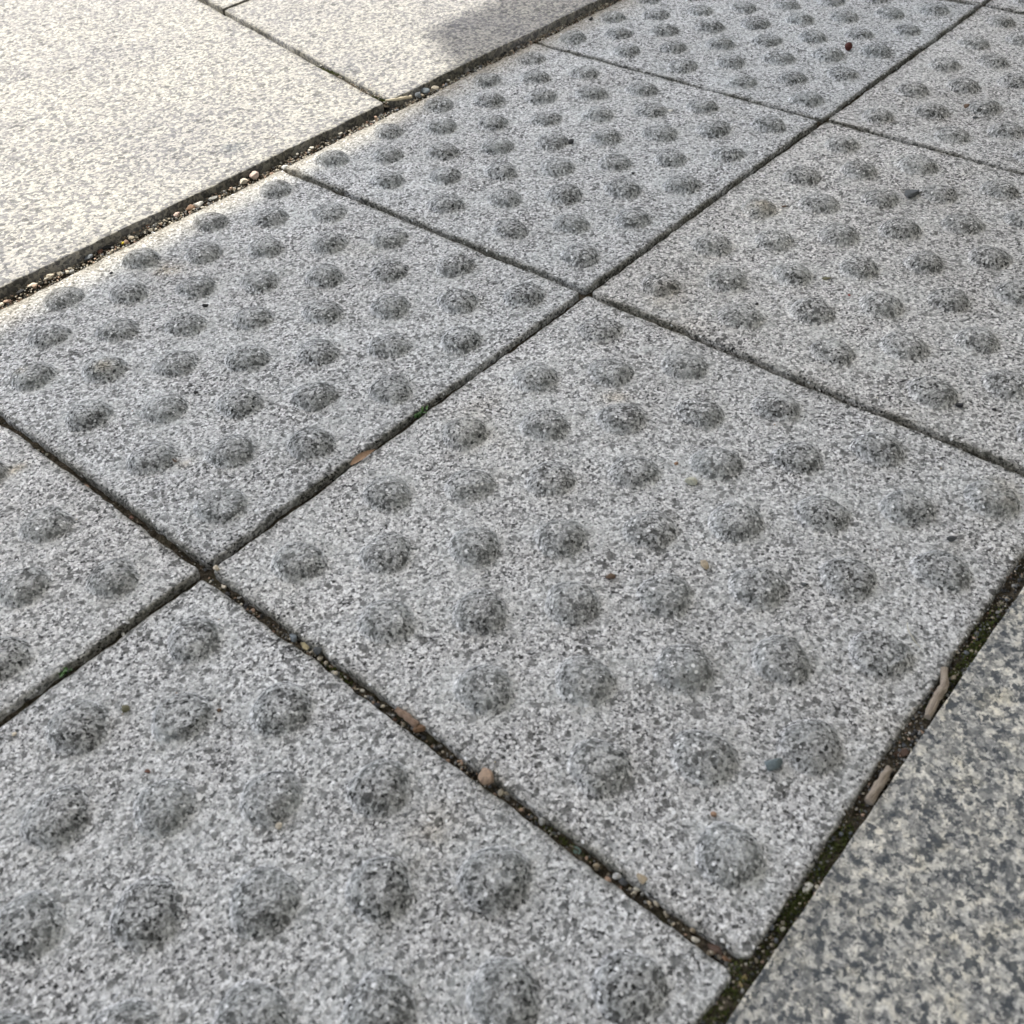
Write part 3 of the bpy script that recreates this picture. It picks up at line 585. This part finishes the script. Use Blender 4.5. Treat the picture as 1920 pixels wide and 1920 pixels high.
ITEMS = [
('pebble','pebble',267.6,-311.7,5.5,0.9,'cream','pale cream pebble lying left of the pink pebble in the gravel joint'),
('pebble','pebble',278.7,-311.1,7.2,0.75,'pink','pinkish rounded pebble in the gravel joint against the big sunlit slab'),
('pebble','pebble',217.4,-311.9,6.1,0.8,'orange','rusty orange pebble beside a white one in the sunlit gravel joint'),
('pebble','pebble',224.4,-308.9,7.8,0.6,'white','long white pebble right of the rusty orange one in the gravel joint'),
('pebble','pebble',237.9,-309.7,7.0,0.5,'grey','flat grey stone flake wedged under the edge of the big sunlit slab'),
('pebble','pebble',131.7,-310.7,5.8,0.75,'slate','blue grey pebble in the gravel joint left of the black flake'),
('stone_flake','stone',147.7,-311.8,7.0,0.5,'black','flat black stone flake in the gravel joint near the left'),
('pebble','pebble',141.3,-310.8,3.5,0.9,'redbrown','small red brown pebble between the blue grey pebble and the black flake'),
('pebble','pebble',86.9,-309.4,6.4,0.6,'cream','long cream pebble near the left end of the gravel joint'),
('pebble','pebble',78.0,-309.3,5.6,0.6,'black','black pebble near the left end of the gravel joint'),
('pebble','pebble',100.7,-308.6,5.3,0.7,'cream2','pale beige pebble in the gravel joint right of the long cream one'),
('pebble','pebble',459.4,-309.6,7.0,0.8,'slate','grey pebble just right of the pale twig in the gravel joint'),
('pebble','pebble',468.7,-307.7,7.0,0.8,'slate2','blue grey pebble second to the right of the pale twig'),
('pebble','pebble',479.3,-306.2,6.1,0.7,'cream','cream pebble lying right of the two blue grey pebbles'),
('pebble','pebble',522.0,-309.2,6.7,0.7,'greyd','dull grey pebble in the shaded upper stretch of the gravel joint'),
('pebble','pebble',302.9,-299.7,5.1,0.7,'white','angular white chip in the gravel joint above the tactile slab joint'),
('pebble','pebble',205.6,-309.1,4.9,0.8,'pink','small pink pebble left of the rusty orange one in the gravel joint'),
('pebble','pebble',165.3,-310.1,3.9,0.8,'cream2','small beige pebble beside the yellow fleck in the gravel joint'),
('grit_chip','grit',158.0,-310.0,2.4,0.8,'yellow','tiny bright yellow fleck in the gravel joint'),
('pebble','pebble',535.1,104.8,11.7,0.62,'dark','flat dark grey pebble lying between studs in the upper right'),
('berry','berry',749.3,-55.1,6.0,0.95,'berry','round dark red dried berry on a slab near the top edge'),
('pebble','pebble',694.7,76.5,4.1,0.9,'brown','small brown pebble on the slab at the upper right'),
('pebble','pebble',678.9,90.2,3.6,0.6,'dark','small dark chip just below the brown pebble at the upper right'),
('pebble','pebble',461.5,-142.4,5.0,0.8,'black','small black stone touching a stud in the upper middle'),
('grit_chip','grit',683.2,-291.6,4.1,0.8,'black','black grit chip beside the gravel joint at the top'),
('grit_chip','grit',448.4,-73.1,2.4,0.9,'black','tiny black grit grain left of a stud in the upper middle slab'),
('pebble','pebble',403.4,110.0,5.7,0.55,'olive','flat olive green pebble between studs on the right slab'),
('grit_chip','grit',564.6,99.4,3.4,0.5,'dark','thin dark chip above the flat dark pebble'),
('grit_chip','grit',469.8,41.3,3.3,0.6,'brown','small brown crumb right of a rust stained stud'),
('grit_chip','grit',352.6,89.5,2.0,0.9,'black','tiny black grit grain above the studs beside the middle joint'),
('grit_chip','grit',394.5,130.2,1.6,0.9,'red','tiny red fleck on the right slab'),
('mica_chip','grit',555.0,-112.1,3.9,0.6,'white','bright white chip on the end of a stud in the upper middle'),
('mica_chip','grit',93.9,-150.5,2.0,0.8,'white','bright white fleck on a stud of the left slab'),
('pebble','pebble',81.1,-121.7,2.5,0.8,'black','small black stone between two studs on the left slab'),
('pebble','pebble',142.0,-191.9,3.5,0.9,'black','square black stone among the studs near the shadow edge'),
('grit_chip','grit',128.1,-277.0,2.3,0.9,'black','black grit grain on the strip at the shadow edge'),
('grit_chip','grit',232.6,-300.3,2.9,0.8,'black','black grit grain on the sunlit margin of the studded slab'),
('leaf_crumb','leaf',36.4,-80.9,5.0,0.5,'brown','brown leaf crumb beside the stud near the left joint'),
('twig_bit','twig',-4.3,-105.9,3.8,0.4,'orange','orange brown twig bit on the edge of the left joint'),
('mica_chip','grit',-51.6,-4.2,2.3,0.6,'white','white flake caught in the joint at the lower left'),
('pebble','pebble',-3.4,-65.8,2.3,0.8,'redbrown','small reddish pebble in the joint above the left slab crossing'),
('pebble','pebble',-5.0,-175.0,2.8,0.7,'cream2','small pale pebble in the joint at the left edge'),
('pebble','pebble',0.3,0.4,3.2,0.7,'cream2','beige crumb at the crossing of the joints left of centre'),
('pebble','pebble',-3.7,9.9,3.1,0.6,'cream','cream pebble in the joint just below the left crossing'),
('pebble','pebble',-3.5,61.2,4.7,0.7,'slate2','blue grey pebble in the joint, first above the yellow tan one'),
('pebble','pebble',-3.3,68.4,4.9,0.5,'yellowtan','yellow tan flat pebble in the joint between two blue grey stones'),
('pebble','pebble',-2.2,75.7,5.3,0.65,'dark','dark slate pebble in the joint just below the yellow tan one'),
('pebble','pebble',191.5,147.3,5.7,0.7,'pale','pale greenish white pebble on the middle slab'),
('pebble','pebble',146.3,184.3,7.0,0.5,'tan','upright oblong tan pebble on the middle slab'),
('pebble','pebble',113.4,153.8,4.3,0.85,'brown','brown pebble between studs in the middle of the central slab'),
('pebble','pebble',233.1,267.1,4.5,0.7,'dark','dark grey pebble beside the studs at the right of the central slab'),
('pebble','pebble',165.1,227.3,3.4,0.6,'dark','small dark stone between studs right of the tan pebble'),
('pebble','pebble',330.7,228.3,4.0,0.8,'black','black angular stone just below a stud on the right slab'),
('pebble','pebble',340.0,244.3,2.3,0.8,'black','small black grit to the right of the black angular stone'),
('grit_chip','grit',198.8,133.3,2.2,0.7,'orange','tiny orange chip between studs on the central slab'),
('moss_crumb','moss',-76.5,36.0,3.8,0.8,'olive','olive mossy crumb between studs on the lower left slab'),
('grit_chip','grit',-50.9,67.5,1.9,0.8,'brown','dark brown grain right of a stud on the lower left slab'),
('pebble','pebble',-114.0,8.9,2.1,0.8,'cream','cream grain near the left edge of the lower left slab'),
('grit_chip','grit',-88.6,68.9,2.2,0.7,'redbrown','reddish brown crumb above the dark stud on the lower left slab'),
('pebble','pebble',-70.8,130.0,2.5,0.9,'cream','small round cream pebble below a stud on the lower left slab'),
('pebble','pebble',-3.0,140.9,5.4,0.6,'bark','rough brown bark crumb at the lower end of the brown stick'),
('pebble','pebble',-4.1,179.1,6.9,0.8,'tanstone','blocky tan stone sitting across the long joint at the bottom middle'),
('pebble','pebble',72.3,264.8,6.7,0.68,'slate3','blue grey angular stone beside the scuffed stud near the bottom right'),
('grit_chip','grit',39.2,257.8,2.0,0.9,'orange','small rust orange grain above the lowest stud of the central slab'),
('pebble','pebble',-0.4,251.9,3.9,0.7,'tan','tan pebble perched on the edge of the long joint near the bottom'),
('pebble','pebble',-4.4,207.8,2.7,0.9,'grey','round grey pebble in the long joint below the blocky tan stone'),
('pebble','pebble',-4.6,224.8,4.0,0.6,'teal','greenish grey flake in the long joint below the round grey pebble'),
('pebble','pebble',-4.9,234.7,2.4,0.8,'tan','small tan grain in the long joint above the pale grey pebble'),
('pebble','pebble',-4.3,243.8,3.0,0.8,'greyl','pale grey pebble in the long joint left of the perched tan pebble'),
('pebble','pebble',-4.8,258.7,1.7,0.8,'tan','small tan pebble in the long joint right below the perched one'),
('pebble','pebble',36.6,302.1,4.6,0.6,'white','white pebble in the mossy joint beside the coarse granite'),
('pebble','pebble',97.9,299.4,2.9,0.6,'slate2','small grey stone in the soil just above the lower twig'),
('leaf_crumb','leaf',-4.1,286.5,5.9,0.45,'leafred','reddish brown leaf scrap in the long joint near the bottom corner'),
('leaf_crumb','leaf',-4.4,291.1,2.9,0.5,'orange','orange leaf scrap next to the reddish one near the bottom corner'),
('leaf_crumb','leaf',-7.7,299.5,4.0,0.5,'leafyellow','small yellowish leaf lying in the joint crossing at the bottom'),
('leaf_crumb','leaf',110.0,300.8,5.5,0.45,'leafred','dark red leaf scrap in the soil between the two twigs'),
('leaf_crumb','leaf',157.3,301.0,3.1,0.4,'cream2','pale husk in the soil beside the upper twig'),
('pebble','pebble',-2.7,276.2,2.1,0.8,'tan','tan grain low in the long joint near the bottom corner'),
('grit_chip','grit',442.6,-253.3,3.1,0.6,'black','black grain between studs by the upper gravel joint'),
]
for n, (nm, cat, x, y, s, a, key, lab) in enumerate(ITEMS):
    x, y, s = x*mm, -y*mm, s*mm*1.15
    if 'white pebble in the mossy' in lab: y += .0022
    if y > .298: z = -.0016; y = min(y, .3075+.004*(x < .15))
    elif y < -.296: z = -.0028
    elif -.0075 < x < -.001: z = -.0030+min(0, (.004-s))*.2+(.0012 if s > .006 else 0)
    elif abs(y-.0037) < .003: z = -.003
    else: z = float(relief(np.array(x), np.array(y)))
    if 'perched' in lab or 'blocky' in lab: z += .0015
    rock(nm, cat, x, y, z, s, a, key, lab, 100+n)

# ---------------------------------------------------------------- what casts the shade: a shopfront canopy over the near paving
kx = sdir.x/sdir.z; ky = sdir.y/sdir.z; HC = 2.15
ye = .2790+HC*ky; dxs = HC*kx                       # canopy lip, and the sideways throw of the light
def prism(name, pts, z0, z1, mat, parent=None):
    bm = bmesh.new(); lo = [bm.verts.new((x, y, z0)) for x, y in pts]; hi = [bm.verts.new((x, y, z1)) for x, y in pts]; n = len(pts)
    bm.faces.new(lo[::-1]); bm.faces.new(hi)
    for i in range(n): bm.faces.new((lo[i], lo[(i+1) % n], hi[(i+1) % n], hi[i]))
    bmesh.ops.recalc_face_normals(bm, faces=bm.faces)
    me = bpy.data.meshes.new(name); bm.to_mesh(me); bm.free(); return link_mesh(name, me, mat, parent)
def box(name, x0, x1, y0, y1, z0, z1, mat, parent=None): return prism(name, [(x0, y0), (x1, y0), (x1, y1), (x0, y1)], z0, z1, mat, parent)
m_metal = mat_plain('painted_metal', (.50, .50, .49), .5, .04); m_wall = mat_plain('limestone_wall', (.46, .44, .40), .9, .12, 4); m_glass, _n, _b = new_mat('window_glass', .05, .5)
_b.inputs['Base Color'].default_value = (.05, .06, .065, 1); m_dark = mat_plain('dark_frame', (.06, .06, .065), .5, .05)
WY = -3.4; DC = 3.6
can = bpy.data.objects.new('canopy', None); COL.objects.link(can); can.location = (0, 0, 0); tag(can, 'flat pale metal canopy over the near paving, outside the picture', 'canopy')
xs0, xs1 = .512+dxs, .560+dxs
prism('canopy_deck', [(-4.5, ye-DC), (5.5, ye-DC), (5.5, ye+.112), (xs1, ye+.112), (xs0, ye+.030), (.465+dxs, ye+.022), (.375+dxs, ye), (-4.5, ye)], HC, HC+.05, m_metal, can)
box('fascia', -4.5, xs0-.02, ye-.03, ye-.005, HC+.0501, HC+.10, m_metal, can)
for x in (-4.2, 5.2): box('post', x-.04, x+.04, ye-.5, ye-.42, -.02, HC-.0005, m_dark, can)
bld = bpy.data.objects.new('building', None); COL.objects.link(bld); tag(bld, 'pale stone shopfront behind the observer, outside the picture', 'building')
box('wall', -6, 7, WY-.4, WY-.003, 3.2, 5.0, m_wall, bld)
for i, (a, b_) in enumerate(((-6, -4.6), (-2.2, -1.4), (1.0, 1.8), (4.2, 7))): box('pier', a, b_, WY-.4, WY-.003, -.02, 3.1995, m_wall, bld)
for a, b_ in ((-4.6, -2.2), (-1.4, 1.0), (1.8, 4.2)):
    fr = box('window', a, b_, WY-.30, WY-.26, .4, 3.199, m_glass, bld); box('sill', a+.001, b_-.001, WY-.38, WY-.02, -.02, .3995, m_wall, bld); box('frame', (a+b_)/2-.03, (a+b_)/2+.03, WY-.258, WY-.22, .401, 3.19, m_dark, bld)
